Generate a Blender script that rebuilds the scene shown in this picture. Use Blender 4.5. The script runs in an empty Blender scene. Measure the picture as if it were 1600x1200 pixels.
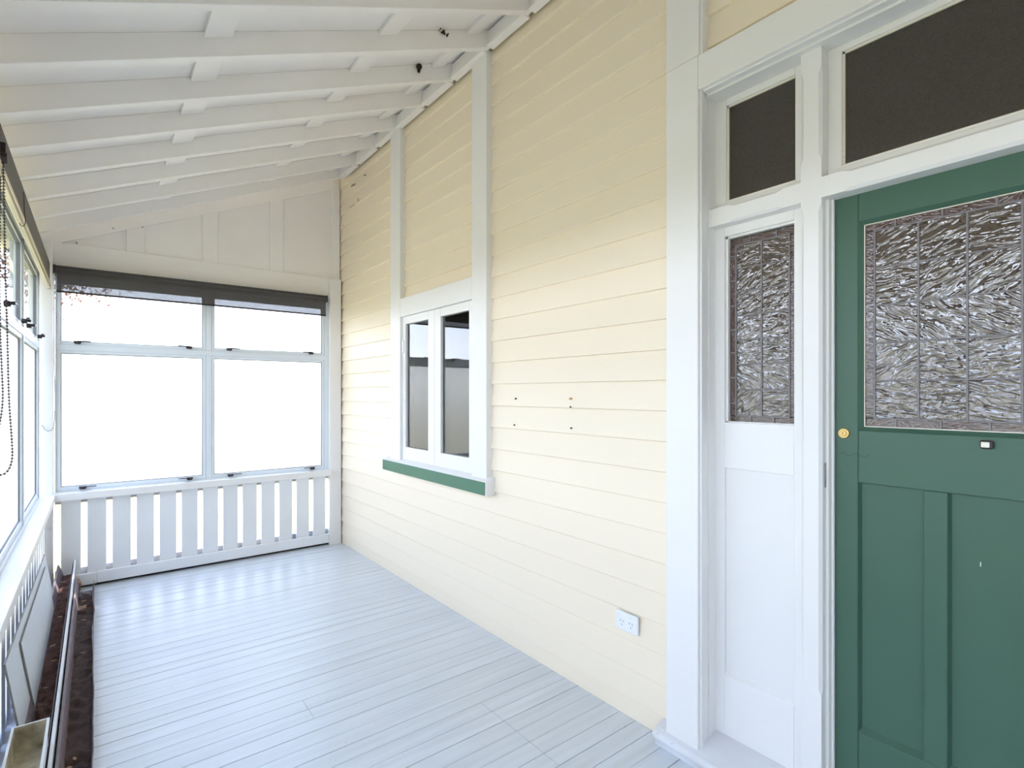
import bpy, math, random
from mathutils import Vector, Matrix, noise

random.seed(7)
sc = bpy.context.scene
col = sc.collection
R = math.radians

# ------------------------------------------------------------------ camera, sky, sun, exposure
cam_data = bpy.data.cameras.new('camera')
cam_data.sensor_fit = 'HORIZONTAL'
cam_data.sensor_width = 36.0
cam_data.lens = 828.8 / 1600 * 36.0
cam_data.shift_y = 15 / 1600
cam_data.clip_start = 0.02
cam_data.clip_end = 500
cam = bpy.data.objects.new('camera', cam_data)
col.objects.link(cam)
cam.location = (0, 0, 1.4)
cam.rotation_euler = (R(90), 0, R(-38.1))
sc.camera = cam

SKY = 4.6
world = bpy.data.worlds.new('sky')
sc.world = world
world.use_nodes = True
wn, wl = world.node_tree.nodes, world.node_tree.links
wn.clear()
w_out = wn.new('ShaderNodeOutputWorld')
w_bg = wn.new('ShaderNodeBackground')
w_tc = wn.new('ShaderNodeTexCoord')
w_sep = wn.new('ShaderNodeSeparateXYZ')
w_ramp = wn.new('ShaderNodeValToRGB')
w_ramp.color_ramp.elements[0].position = 0.0
w_ramp.color_ramp.elements[0].color = (0.92, 0.935, 1.0, 1)
w_ramp.color_ramp.elements[1].position = 0.9
w_ramp.color_ramp.elements[1].color = (0.36, 0.55, 1.05, 1)
e = w_ramp.color_ramp.elements.new(0.3)
e.color = (0.63, 0.75, 1.02, 1)
wl.new(w_tc.outputs['Generated'], w_sep.inputs[0])
wl.new(w_sep.outputs['Z'], w_ramp.inputs[0])
wl.new(w_ramp.outputs[0], w_bg.inputs['Color'])
w_bg.inputs['Strength'].default_value = SKY
wl.new(w_bg.outputs[0], w_out.inputs[0])

sun_d = bpy.data.lights.new('sun', 'SUN')
sun_d.energy = 9.0
sun_d.angle = R(1.0)
sun_d.color = (1.0, 0.93, 0.80)
sun = bpy.data.objects.new('sun', sun_d)
col.objects.link(sun)
sun.rotation_euler = Vector((0.60, 0.25, 0.85)).to_track_quat('Z', 'Y').to_euler()

sc.view_settings.view_transform = 'Standard'
sc.view_settings.look = 'None'
sc.view_settings.gamma = 1.0
sc.view_settings.use_curve_mapping = False
sc.view_settings.exposure = 0.71
sc.cycles.max_bounces = 14
sc.cycles.diffuse_bounces = 8
sc.cycles.glossy_bounces = 5
sc.cycles.transmission_bounces = 10
sc.cycles.transparent_max_bounces = 24
sc.cycles.sample_clamp_indirect = 12.0
sc.cycles.use_denoising = True

# ------------------------------------------------------------------ materials
MATS = {}


def mat(name, color, rough=0.5, spec=0.5, metal=0.0, var=0.0, scale=6.0, dark=None, spots=0.0, spot_scale=60.0,
        spot_col=(0.12, 0.11, 0.10), bump=0.0, bump_scale=80.0, stretch=(1, 1, 1), rand=0.0, ior=1.45):
    """Principled paint or metal with broad mottling, small flecks, fine relief and per-piece variation."""
    m = bpy.data.materials.new(name)
    m.use_nodes = True
    n, l = m.node_tree.nodes, m.node_tree.links
    b = n['Principled BSDF']
    b.inputs['Roughness'].default_value = rough
    b.inputs['Specular IOR Level'].default_value = spec
    b.inputs['Metallic'].default_value = metal
    b.inputs['IOR'].default_value = ior
    b.inputs['Base Color'].default_value = (*color, 1)
    g = n.new('ShaderNodeNewGeometry')
    mp = n.new('ShaderNodeMapping')
    mp.inputs['Scale'].default_value = stretch
    l.new(g.outputs['Position'], mp.inputs['Vector'])
    cur = None
    if var > 0:
        t = n.new('ShaderNodeTexNoise')
        t.inputs['Scale'].default_value = scale
        t.inputs['Detail'].default_value = 5
        l.new(mp.outputs[0], t.inputs['Vector'])
        mr = n.new('ShaderNodeMapRange')
        mr.inputs['From Min'].default_value = 0.35
        mr.inputs['From Max'].default_value = 0.75
        mr.inputs['To Max'].default_value = var
        l.new(t.outputs['Fac'], mr.inputs['Value'])
        mx = n.new('ShaderNodeMix')
        mx.data_type = 'RGBA'
        mx.inputs[6].default_value = (*color, 1)
        mx.inputs[7].default_value = (*(dark or [c * 0.6 for c in color]), 1)
        l.new(mr.outputs[0], mx.inputs[0])
        cur = mx.outputs[2]
    if spots > 0:
        t = n.new('ShaderNodeTexNoise')
        t.inputs['Scale'].default_value = spot_scale
        t.inputs['Detail'].default_value = 2
        l.new(g.outputs['Position'], t.inputs['Vector'])
        mr = n.new('ShaderNodeMapRange')
        mr.inputs['From Min'].default_value = 0.72 - 0.02 * spots
        mr.inputs['From Max'].default_value = 0.80 - 0.02 * spots
        mr.inputs['To Max'].default_value = 0.7
        l.new(t.outputs['Fac'], mr.inputs['Value'])
        mx = n.new('ShaderNodeMix')
        mx.data_type = 'RGBA'
        if cur:
            l.new(cur, mx.inputs[6])
        else:
            mx.inputs[6].default_value = (*color, 1)
        mx.inputs[7].default_value = (*spot_col, 1)
        l.new(mr.outputs[0], mx.inputs[0])
        cur = mx.outputs[2]
    if rand > 0:
        oi = n.new('ShaderNodeObjectInfo')
        mr = n.new('ShaderNodeMapRange')
        mr.inputs['To Min'].default_value = 1 - rand
        mr.inputs['To Max'].default_value = 1 + rand
        l.new(oi.outputs['Random'], mr.inputs['Value'])
        hs = n.new('ShaderNodeHueSaturation')
        l.new(mr.outputs[0], hs.inputs['Value'])
        if cur:
            l.new(cur, hs.inputs['Color'])
        else:
            hs.inputs['Color'].default_value = (*color, 1)
        cur = hs.outputs[0]
    if cur:
        l.new(cur, b.inputs['Base Color'])
    if bump > 0:
        t = n.new('ShaderNodeTexNoise')
        t.inputs['Scale'].default_value = bump_scale
        t.inputs['Detail'].default_value = 4
        l.new(mp.outputs[0], t.inputs['Vector'])
        bp = n.new('ShaderNodeBump')
        bp.inputs['Strength'].default_value = bump
        bp.inputs['Distance'].default_value = 0.004
        l.new(t.outputs['Fac'], bp.inputs['Height'])
        l.new(bp.outputs[0], b.inputs['Normal'])
    MATS[name] = m
    return m


WHITE = mat('white_trim_paint', (0.82, 0.81, 0.795), 0.38, var=0.10, scale=3, dark=(0.72, 0.70, 0.68), rand=0.015)
CEIL = mat('white_ceiling_paint', (0.87, 0.845, 0.825), 0.5, var=0.16, scale=4, dark=(0.70, 0.66, 0.63), spots=-1.2, spot_scale=22, spot_col=(0.3, 0.27, 0.22), rand=0.02)
CREAM = mat('cream_board_paint', (0.87, 0.77, 0.615), 0.42, var=0.10, scale=2.5, dark=(0.84, 0.735, 0.575), bump=0.05, bump_scale=30, stretch=(1, 0.2, 1), rand=0.012)
FLOOR = mat('pale_grey_floor_paint', (0.68, 0.725, 0.77), 0.30, var=0.55, scale=6, dark=(0.53, 0.55, 0.575), spots=0.1, spot_scale=55,
            spot_col=(0.2, 0.19, 0.18), bump=0.08, bump_scale=14, stretch=(0.25, 4, 1), rand=0.018)
RAIL = mat('lilac_grey_back_rail', (0.50, 0.49, 0.53), 0.7, var=0.4, scale=20)
GAP = mat('dark_underfloor', (0.06, 0.055, 0.05), 0.9)
SLAT = mat('white_balustrade_paint', (0.82, 0.83, 0.84), 0.45, var=0.10, scale=5, rand=0.02)
RAW = mat('grey_weathered_timber', (0.35, 0.32, 0.30), 0.8, var=0.4, scale=30)
ALU = mat('pale_aluminium_coating', (0.72, 0.77, 0.82), 0.35, spec=0.5)
SEAL = mat('grey_window_seal', (0.16, 0.17, 0.19), 0.6)
DARKP = mat('dark_plastic', (0.035, 0.025, 0.03), 0.4)
GREEN = mat('green_door_paint', (0.055, 0.125, 0.085), 0.40, var=0.15, scale=7, dark=(0.046, 0.11, 0.075), bump=0.04, bump_scale=40)
SILLG = mat('green_sill_paint', (0.085, 0.20, 0.125), 0.5, var=0.15, scale=9)
BRASS = mat('aged_brass', (0.62, 0.44, 0.18), 0.35, metal=0.8)
LEAD = mat('lead_came', (0.20, 0.185, 0.19), 0.45, metal=0.3)
PUTTY = mat('white_putty', (0.75, 0.70, 0.60), 0.7, spots=1.0, spot_scale=120)
BUTTON = mat('cream_button', (0.85, 0.82, 0.70), 0.35)
PLASTIC = mat('white_plastic', (0.82, 0.83, 0.85), 0.3)
HOLE = mat('dark_hole', (0.03, 0.025, 0.02), 0.9)
ORANGE = mat('orange_wall_plug', (0.62, 0.36, 0.14), 0.6)
GUTTER = mat('brown_gutter_coating', (0.060, 0.030, 0.033), 0.45, var=0.3, scale=12, dark=(0.10, 0.07, 0.07))
GUTTIN = mat('lilac_gutter_inside', (0.25, 0.20, 0.22), 0.55, var=0.5, scale=15, dark=(0.14, 0.10, 0.105))  # inside face paler and more lilac than the outer coating
LITTER = mat('rotted_leaf_litter', (0.14, 0.062, 0.048), 0.85, var=0.9, scale=38, dark=(0.026, 0.012, 0.010), spots=1.2, spot_scale=45,
             spot_col=(0.16, 0.09, 0.06), bump=0.8, bump_scale=90)
SOIL = mat('dark_dry_silt', (0.105, 0.066, 0.054), 0.9, var=0.9, scale=25, dark=(0.036, 0.022, 0.019), bump=0.6, bump_scale=70)
LEAFDRY = mat('dry_leaf', (0.42, 0.26, 0.16), 0.7)
FLASH = mat('white_metal_strip', (0.78, 0.80, 0.84), 0.3, var=0.2, scale=20)
SHEET = mat('grey_cement_sheet', (0.62, 0.66, 0.71), 0.6, var=0.15, scale=6, spots=0.8, spot_scale=18, spot_col=(0.25, 0.25, 0.26))
EDGE = mat('sheet_edge', (0.25, 0.25, 0.26), 0.8)
TRAY = mat('pale_planter_plastic', (0.74, 0.76, 0.76), 0.4)
TRAYIN = mat('grimy_planter_inside', (0.70, 0.64, 0.48), 0.6, var=1.0, scale=16, dark=(0.17, 0.125, 0.06), spots=1.0, spot_scale=30, spot_col=(0.06, 0.05, 0.02))
GOLD = mat('champagne_rail', (0.66, 0.58, 0.40), 0.28, metal=0.45)
CASS = mat('brown_blind_fabric', (0.125, 0.112, 0.10), 0.7, bump=0.1, bump_scale=500)
WALLIN = mat('inner_room_paint', (0.42, 0.38, 0.28), 0.8)
LAWN = mat('sunlit_lawn', (0.30, 0.235, 0.075), 0.9, var=0.5, scale=0.6, dark=(0.24, 0.21, 0.06))
BARK = mat('tree_bark', (0.17, 0.15, 0.14), 0.9)
LEAFO = mat('orange_leaves', (0.20, 0.085, 0.05), 0.7)
LEAFG = mat('green_leaves', (0.16, 0.26, 0.08), 0.6)
NEST = mat('dark_mud', (0.04, 0.028, 0.02), 0.95)


def glass_clear(name, ior=1.52):
    m = bpy.data.materials.new(name)
    m.use_nodes = True
    n, l = m.node_tree.nodes, m.node_tree.links
    n.clear()
    o = n.new('ShaderNodeOutputMaterial')
    tr = n.new('ShaderNodeBsdfTransparent')
    tr.inputs[0].default_value = (0.96, 0.98, 0.98, 1)
    gl = n.new('ShaderNodeBsdfGlossy')
    gl.inputs['Roughness'].default_value = 0.01
    fr = n.new('ShaderNodeFresnel')
    fr.inputs['IOR'].default_value = ior
    mx = n.new('ShaderNodeMixShader')
    l.new(fr.outputs[0], mx.inputs[0])
    l.new(tr.outputs[0], mx.inputs[1])
    l.new(gl.outputs[0], mx.inputs[2])
    l.new(mx.outputs[0], o.inputs[0])
    return m


def glass_plain(name):
    """Far face of a pane: clear, its reflection already counted on the room face."""
    m = bpy.data.materials.new(name)
    m.use_nodes = True
    n, l = m.node_tree.nodes, m.node_tree.links
    n.clear()
    o = n.new('ShaderNodeOutputMaterial')
    tr = n.new('ShaderNodeBsdfTransparent')
    tr.inputs[0].default_value = (0.96, 0.98, 0.98, 1)
    l.new(tr.outputs[0], o.inputs[0])
    return m


def glass_frost(name, through=0.58, tint=(0.66, 0.66, 0.64)):
    """Obscure glass: part goes straight through, the rest is scattered by the etched face."""
    m = bpy.data.materials.new(name)
    m.use_nodes = True
    n, l = m.node_tree.nodes, m.node_tree.links
    n.clear()
    o = n.new('ShaderNodeOutputMaterial')
    tr = n.new('ShaderNodeBsdfRefraction')
    tr.inputs[0].default_value = (*tint, 1)
    tr.inputs['IOR'].default_value = 1.25
    tr.inputs['Roughness'].default_value = 0.6
    tl = n.new('ShaderNodeBsdfTranslucent')
    tl.inputs[0].default_value = (*tint, 1)
    mx = n.new('ShaderNodeMixShader')
    mx.inputs[0].default_value = 1 - through
    l.new(tr.outputs[0], mx.inputs[1])
    l.new(tl.outputs[0], mx.inputs[2])
    gl = n.new('ShaderNodeBsdfGlossy')
    gl.inputs['Roughness'].default_value = 0.12
    m2 = n.new('ShaderNodeMixShader')
    m2.inputs[0].default_value = 0.03
    l.new(mx.outputs[0], m2.inputs[1])
    l.new(gl.outputs[0], m2.inputs[2])
    l.new(m2.outputs[0], o.inputs[0])
    return m


def mesh_fabric(name, open_=0.30):
    m = bpy.data.materials.new(name)
    m.use_nodes = True
    n, l = m.node_tree.nodes, m.node_tree.links
    b = n['Principled BSDF']
    b.inputs['Base Color'].default_value = (0.085, 0.08, 0.085, 1)
    b.inputs['Roughness'].default_value = 0.8
    tr = n.new('ShaderNodeBsdfTransparent')
    mx = n.new('ShaderNodeMixShader')
    mx.inputs[0].default_value = open_
    o = n['Material Output']
    l.new(b.outputs[0], mx.inputs[1])
    l.new(tr.outputs[0], mx.inputs[2])
    l.new(mx.outputs[0], o.inputs[0])
    return m


def rippled(name, color, seedoff, rough=0.05, ior=1.9, strength=1.0, scale=26, stretch=(1, 1, 2.6), dist=0.012):
    """Textured leadlight glass over a dark hall: dark body, strong rippled gloss."""
    m = bpy.data.materials.new(name)
    m.use_nodes = True
    n, l = m.node_tree.nodes, m.node_tree.links
    b = n['Principled BSDF']
    b.inputs['Base Color'].default_value = (*color, 1)
    b.inputs['Roughness'].default_value = rough
    b.inputs['IOR'].default_value = ior
    g = n.new('ShaderNodeNewGeometry')
    oi = n.new('ShaderNodeObjectInfo')
    mp = n.new('ShaderNodeMapping')
    mp.vector_type = 'TEXTURE'
    mp.inputs['Scale'].default_value = [1 / q for q in stretch]
    vr = n.new('ShaderNodeVectorMath')
    vr.operation = 'SCALE'
    vr.inputs[0].default_value = (0.9, 0, 0)
    ml = n.new('ShaderNodeMath')
    ml.operation = 'MULTIPLY_ADD'
    ml.inputs[1].default_value = 1.6
    ml.inputs[2].default_value = -0.8
    l.new(oi.outputs['Random'], ml.inputs[0])
    l.new(ml.outputs[0], vr.inputs['Scale'])
    l.new(vr.outputs[0], mp.inputs['Rotation'])
    l.new(g.outputs['Position'], mp.inputs['Vector'])
    t = n.new('ShaderNodeTexNoise')
    t.noise_dimensions = '4D'
    t.inputs['Scale'].default_value = scale
    t.inputs['Detail'].default_value = 1.5
    t.inputs['Distortion'].default_value = 1.0
    m2 = n.new('ShaderNodeMath')
    m2.operation = 'MULTIPLY_ADD'
    m2.inputs[1].default_value = 40
    m2.inputs[2].default_value = seedoff
    l.new(oi.outputs['Random'], m2.inputs[0])
    l.new(m2.outputs[0], t.inputs['W'])
    l.new(mp.outputs[0], t.inputs['Vector'])
    bp = n.new('ShaderNodeBump')
    bp.inputs['Strength'].default_value = strength
    bp.inputs['Distance'].default_value = dist
    l.new(t.outputs['Fac'], bp.inputs['Height'])
    l.new(bp.outputs[0], b.inputs['Normal'])
    # faint hall light behind the ripples, painted as mottling into the base colour
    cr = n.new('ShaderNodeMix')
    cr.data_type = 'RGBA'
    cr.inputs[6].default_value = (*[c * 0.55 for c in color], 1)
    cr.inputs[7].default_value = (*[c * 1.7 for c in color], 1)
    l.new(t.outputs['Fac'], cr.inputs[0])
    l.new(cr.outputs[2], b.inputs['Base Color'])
    return m


CLEAR = glass_clear('clear_glass')
PLAIN = glass_plain('glass_far_face')
HOUSEGLASS = glass_clear('old_house_glass', 2.2)
FROST = glass_frost('frosted_glass')
FABRIC = mesh_fabric('open_weave_fabric')
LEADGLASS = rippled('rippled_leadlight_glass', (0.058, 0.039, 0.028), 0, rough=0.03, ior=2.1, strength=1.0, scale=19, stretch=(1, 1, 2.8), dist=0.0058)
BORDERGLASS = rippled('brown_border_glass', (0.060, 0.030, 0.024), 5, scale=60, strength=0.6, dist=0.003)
DARKGLASS = rippled('dark_obscure_glass', (0.050, 0.043, 0.036), 9, rough=0.28, ior=1.45, scale=160, strength=0.5, stretch=(1, 1, 1), dist=0.003)

# ------------------------------------------------------------------ mesh helpers


class M:
    def __init__(self):
        self.v, self.f, self.mi = [], [], []

    def add(self, vs, fs, mi=0):
        o = len(self.v)
        self.v += [tuple(p) for p in vs]
        self.f += [tuple(i + o for i in f) for f in fs]
        self.mi += [mi] * len(fs)
        return self

    def box(self, x0, x1, y0, y1, z0, z1, mi=0):
        x0, x1 = min(x0, x1), max(x0, x1)
        y0, y1 = min(y0, y1), max(y0, y1)
        z0, z1 = min(z0, z1), max(z0, z1)
        vs = [(x0, y0, z0), (x1, y0, z0), (x1, y1, z0), (x0, y1, z0), (x0, y0, z1), (x1, y0, z1), (x1, y1, z1), (x0, y1, z1)]
        return self.add(vs, [(0, 3, 2, 1), (4, 5, 6, 7), (0, 1, 5, 4), (1, 2, 6, 5), (2, 3, 7, 6), (3, 0, 4, 7)], mi)

    def prism(self, poly, axis, a, b, mi=0):
        """Extrude a 2-D polygon along axis ('x': poly is (y, z); 'y': poly is (x, z); 'z': poly is (x, y))."""
        def P(p, t):
            return {'x': (t, p[0], p[1]), 'y': (p[0], t, p[1]), 'z': (p[0], p[1], t)}[axis]
        n = len(poly)
        vs = [P(p, a) for p in poly] + [P(p, b) for p in poly]
        fs = [tuple(range(n))[::-1], tuple(range(n, 2 * n))] + [(i, (i + 1) % n, n + (i + 1) % n, n + i) for i in range(n)]
        return self.add(vs, fs, mi)

    def cyl(self, c, r, axis, h0, h1, n=14, r1=None, mi=0):
        r1 = r if r1 is None else r1
        def P(t, rr, h):
            a, b = rr * math.cos(t), rr * math.sin(t)
            return {'x': (h, c[0] + a, c[1] + b), 'y': (c[0] + a, h, c[1] + b), 'z': (c[0] + a, c[1] + b, h)}[axis]
        vs = [P(2 * math.pi * i / n, r, h0) for i in range(n)] + [P(2 * math.pi * i / n, r1, h1) for i in range(n)]
        fs = [tuple(range(n))[::-1], tuple(range(n, 2 * n))] + [(i, (i + 1) % n, n + (i + 1) % n, n + i) for i in range(n)]
        return self.add(vs, fs, mi)

    def tube(self, pts, r, n=6, mi=0):
        pts = [Vector(p) for p in pts]
        rings = []
        for i, p in enumerate(pts):
            d = (pts[min(i + 1, len(pts) - 1)] - pts[max(i - 1, 0)]).normalized()
            u = d.orthogonal().normalized()
            w = d.cross(u)
            rr = r[i] if isinstance(r, (list, tuple)) else r
            rings.append([p + (u * math.cos(2 * math.pi * k / n) + w * math.sin(2 * math.pi * k / n)) * rr for k in range(n)])
        vs = [q for ring in rings for q in ring]
        fs = [(i * n + k, i * n + (k + 1) % n, (i + 1) * n + (k + 1) % n, (i + 1) * n + k) for i in range(len(pts) - 1) for k in range(n)]
        fs += [tuple(range(n))[::-1], tuple(range((len(pts) - 1) * n, len(pts) * n))]
        return self.add(vs, fs, mi)

    def octa(self, c, r, mi=0):
        x, y, z = c
        vs = [(x + r, y, z), (x - r, y, z), (x, y + r, z), (x, y - r, z), (x, y, z + r), (x, y, z - r)]
        return self.add(vs, [(0, 2, 4), (2, 1, 4), (1, 3, 4), (3, 0, 4), (2, 0, 5), (1, 2, 5), (3, 1, 5), (0, 3, 5)], mi)

    def ball(self, c, r, sz=1.0, n=10, m=6, mi=0):
        vs, fs = [(c[0], c[1], c[2] - r * sz)], []
        for j in range(1, m):
            t = math.pi * j / m
            for i in range(n):
                a = 2 * math.pi * i / n
                vs.append((c[0] + r * math.sin(t) * math.cos(a), c[1] + r * math.sin(t) * math.sin(a), c[2] - r * sz * math.cos(t)))
        vs.append((c[0], c[1], c[2] + r * sz))
        for i in range(n):
            fs.append((0, 1 + (i + 1) % n, 1 + i))
            fs.append((len(vs) - 1, 1 + (m - 2) * n + i, 1 + (m - 2) * n + (i + 1) % n))
            for j in range(m - 2):
                a, b = 1 + j * n, 1 + (j + 1) * n
                fs.append((a + i, a + (i + 1) % n, b + (i + 1) % n, b + i))
        return self.add(vs, fs, mi)

    def build(self, name, material, parent=None, bevel=0.0, smooth=False):
        base = wloc(parent)
        me = bpy.data.meshes.new(name)
        me.from_pydata([(p[0] - base.x, p[1] - base.y, p[2] - base.z) for p in self.v], [], self.f)
        ms = material if isinstance(material, (list, tuple)) else [material]
        for q in ms:
            me.materials.append(q)
        me.polygons.foreach_set('material_index', self.mi)
        if smooth:
            me.polygons.foreach_set('use_smooth', [True] * len(self.f))
        me.update()
        o = bpy.data.objects.new(name, me)
        col.objects.link(o)
        if parent:
            o.parent = parent
        if bevel:
            bv = o.modifiers.new('bevel', 'BEVEL')
            bv.width = bevel
            bv.segments = 2
            bv.limit_method = 'ANGLE'
        return o


def wloc(o):
    v = Vector((0, 0, 0))
    while o:
        v += o.location
        o = o.parent
    return v


def tag(o, label=None, cat=None, group=None, kind=None):
    if label:
        o['label'] = label
    if cat:
        o['category'] = cat
    if group:
        o['group'] = group
    if kind:
        o['kind'] = kind
    return o


def empty(name, loc):
    o = bpy.data.objects.new(name, None)
    o.empty_display_size = 0.1
    o.location = loc
    col.objects.link(o)
    return o


def bx(name, material, parent, *b, bevel=0.0):
    return M().box(*b).build(name, material, parent, bevel)


# ------------------------------------------------------------------ key dimensions (metres)
XW = 1.815            # face of the weatherboards
XL = -0.30            # face of the left window frames
YE = 4.93             # face of the end window frames
Y_BACK = -1.9         # the verandah runs on behind the camera
SL = 0.43             # roof slope


def zr(x):            # underside of the rafters
    return 3.39 + SL * (x - 1.79)


# ------------------------------------------------------------------ ground outside
g = M().box(-60, 60, -60, 80, -0.75, -0.55).build('ground', LAWN)
tag(g, 'sunlit grass lawn outside the verandah windows', 'lawn', kind='structure')

# ------------------------------------------------------------------ floor
floor = M().box(-0.36, 2.3, Y_BACK, 5.02, -0.10, -0.022).build('floor', GAP)
tag(floor, 'pale grey painted timber board verandah floor', 'floor', kind='structure')
PB = 0.0862
JX = 1.371
y = Y_BACK
k = 0
rb = random.Random(3)
while y < 4.985:
    y1 = min(y + PB, 4.99)
    dz = rb.uniform(-0.0006, 0.0006)
    gap = rb.choice([0.0014, 0.0018, 0.0024, 0.0032])
    cuts = [(-0.335, 1.835)]
    if 1.46 < y < 1.95:
        cuts = [(-0.335, JX), (JX + 0.0016, 1.835)]
    elif 2.32 < y < 2.42:
        cuts = [(-0.335, 0.74), (0.7415, 1.835)]
    for a, b in cuts:
        m = M()
        zt = dz
        m.prism([(y + gap / 2, -0.022), (y1 - gap / 2, -0.022), (y1 - gap / 2, zt - 0.0012), (y1 - gap / 2 - 0.0012, zt), (y + gap / 2 + 0.0012, zt), (y + gap / 2, zt - 0.0012)], 'x', a, b)
        m.build('floorboard', FLOOR, floor)
    y += PB
    k += 1

# ------------------------------------------------------------------ ceiling: sheeting, rafters, battens
zc = 0.104
m = M()
m.prism([(-0.85, zr(-0.85) + zc), (2.0, zr(2.0) + zc), (2.0, zr(2.0) + zc + 0.03), (-0.85, zr(-0.85) + zc + 0.03)], 'y', Y_BACK - 0.1, 5.5)
ceiling = m.build('ceiling', CEIL)
tag(ceiling, 'white painted raked verandah roof lining over rafters', 'ceiling', kind='structure')
RY = [-1.72, -1.34, -0.96, -0.58, -0.20, 0.18, 0.56, 0.94, 1.33, 1.715, 2.10, 2.47, 2.86, 3.235, 3.64, 4.01, 4.42, 4.79]
RT = 0.045
for yy in RY:
    m = M()
    m.prism([(-0.70, zr(-0.70)), (1.79, zr(1.79)), (1.79, zr(1.79) + zc), (-0.70, zr(-0.70) + zc)], 'y', yy, yy + RT)
    m.build('rafter', CEIL, ceiling, bevel=0.003)
for a, b in zip(RY[:-1], RY[1:]):
    for x0, x1 in ((0.345, 0.45), (1.10, 1.20), (1.615, 1.70)):
        m = M()
        lo = 0.026
        m.prism([(x0, zr(x0) + zc - lo), (x1, zr(x1) + zc - lo), (x1, zr(x1) + zc), (x0, zr(x0) + zc)], 'y', a + RT, b)
        m.build('roof_batten', CEIL, ceiling, bevel=0.002)
    m = M()
    m.box(1.762, 1.80, a + RT, b, 3.392, 3.47)
    m.box(1.752, 1.80, a + RT, b, 3.380, 3.392)
    m.build('ledger_block', CEIL, ceiling)
# ------------------------------------------------------------------ right wall
wall = M()
BX0, BX1 = 1.834, 1.90
wall.box(BX0, BX1, 3.62, 5.05, -0.1, 3.6)
wall.box(BX0, BX1, 2.66, 3.62, -0.1, 0.90)
wall.box(BX0, BX1, 2.66, 3.62, 2.04, 3.6)
wall.box(BX0, BX1, 1.20, 2.66, -0.1, 3.6)
wall.box(BX0, BX1, Y_BACK, 1.20, 2.60, 3.6)
wall.box(BX0, BX1, Y_BACK, -0.22, -0.1, 2.60)
wall_right = wall.build('wall_right', CREAM)
tag(wall_right, 'long cream weatherboard house wall with casement window', 'wall', kind='structure')


def board(z0, z1, y0, y1):
    zb = max(z0, 0.0)
    t = (zb - z0) / 0.1245
    xf = XW - 0.004 + 0.015 * t
    ztop = min(z1, 3.44)
    M().prism([(xf, zb + 0.002), (xf + 0.002, zb), (1.836, zb), (1.836, ztop), (XW + 0.012, ztop)], 'y', y0, y1).build('weatherboard', CREAM, wall_right)


for k in range(-10, 18):
    z0 = 1.2054 + 0.1245 * k
    z1 = z0 + 0.1245
    if z0 > 3.42:
        break
    if z0 < 0.80:
        board(z0, z1, 1.20, 4.966)
    else:
        board(z0, z1, 1.20, 2.56)
        board(z0, z1, 3.72, 4.966)
        if z1 > 2.12:
            board(z0, z1, 2.56, 3.72)
    if z1 > 2.66:
        board(z0, z1, Y_BACK, 1.20)
    elif z1 < 2.7:
        board(z0, z1, Y_BACK, -0.28)

# studs and head of the window opening
bx('stud', WHITE, wall_right, 1.778, 1.83, 2.509, 2.660, 0.893, 3.40, bevel=0.003)
bx('stud', WHITE, wall_right, 1.778, 1.83, 3.617, 3.780, 0.893, 3.40, bevel=0.003)
bx('window_head', WHITE, wall_right, 1.778, 1.83, 2.660, 3.617, 1.970, 2.105, bevel=0.003)
m = M()
for yy, zz in ((2.277, 1.372), (2.288, 1.227), (1.844, 1.233), (1.848, 1.335)):
    M().cyl((yy, zz), 0.0038, 'x', 1.806, 1.822, 8).build('screw_hole', HOLE, wall_right)
M().cyl((1.848, 1.375), 0.0055, 'x', 1.803, 1.822, 8).build('wall_plug', ORANGE, wall_right)
# flaked paint below the ceiling at the far end
for yy, zz, w, h in ((4.62, 3.27, 0.10, 0.012), (4.36, 3.275, 0.04, 0.008), (4.64, 3.085, 0.13, 0.007), (4.50, 3.10, 0.012, 0.03), (4.86, 2.965, 0.035, 0.008)):
    M().prism([(yy - w / 2, zz - h * 0.2), (yy - w * 0.1, zz - h / 2), (yy + w / 2, zz + h * 0.1), (yy + w * 0.15, zz + h / 2)], 'x', 1.809, 1.822).build('flaked_patch', RAW, wall_right)

# dark room behind the casement and the hall door
room = M()
room.box(1.90, 5.2, 5.05, 5.2, -0.55, 4.3)
room.box(1.90, 5.2, Y_BACK - 0.1, Y_BACK, -0.55, 4.3)
room.box(5.1, 5.2, Y_BACK, 5.05, -0.55, 4.3)
room.box(1.84, 5.2, Y_BACK, 5.05, 3.62, 4.3)
room.box(2.3, 5.2, Y_BACK, 5.05, -0.55, -0.1)
room_o = room.build('wall_back', WALLIN)
tag(room_o, 'shaded room walls behind the casement window', 'wall', kind='structure')


# ------------------------------------------------------------------ aluminium window banks
def wmap(kind):
    """Local (s along, d outward, z) to world for the end bank or the left bank."""
    if kind == 'end':
        return lambda s0, s1, d0, d1, z0, z1: (s0, s1, YE + d0, YE + d1, z0, z1)
    return lambda s0, s1, d0, d1, z0, z1: (XL - d0, XL - d1, s0, s1, z0, z1)


ZG = dict(b0=0.735, b1=1.688, t0=1.772, t1=2.185)


def handle(f, s, z, dirn):
    """Dark awning-window catch: rounded body on the rail and a flat lever lying along the sill."""
    m = M()
    for q in ((s - 0.016, s + 0.016, -0.026, -0.004, z - 0.012, z + 0.010), (s - 0.021, s + 0.021, -0.020, -0.004, z - 0.007, z + 0.010),
              (s - 0.008, s + 0.008, -0.040, -0.020, z - 0.004, z + 0.010)):
        m.box(*f(*q))
    a, b = (s, s + 0.078) if dirn > 0 else (s - 0.078, s)
    m.box(*f(a, b, -0.040, -0.026, z + 0.005, z + 0.011))
    return m


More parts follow.
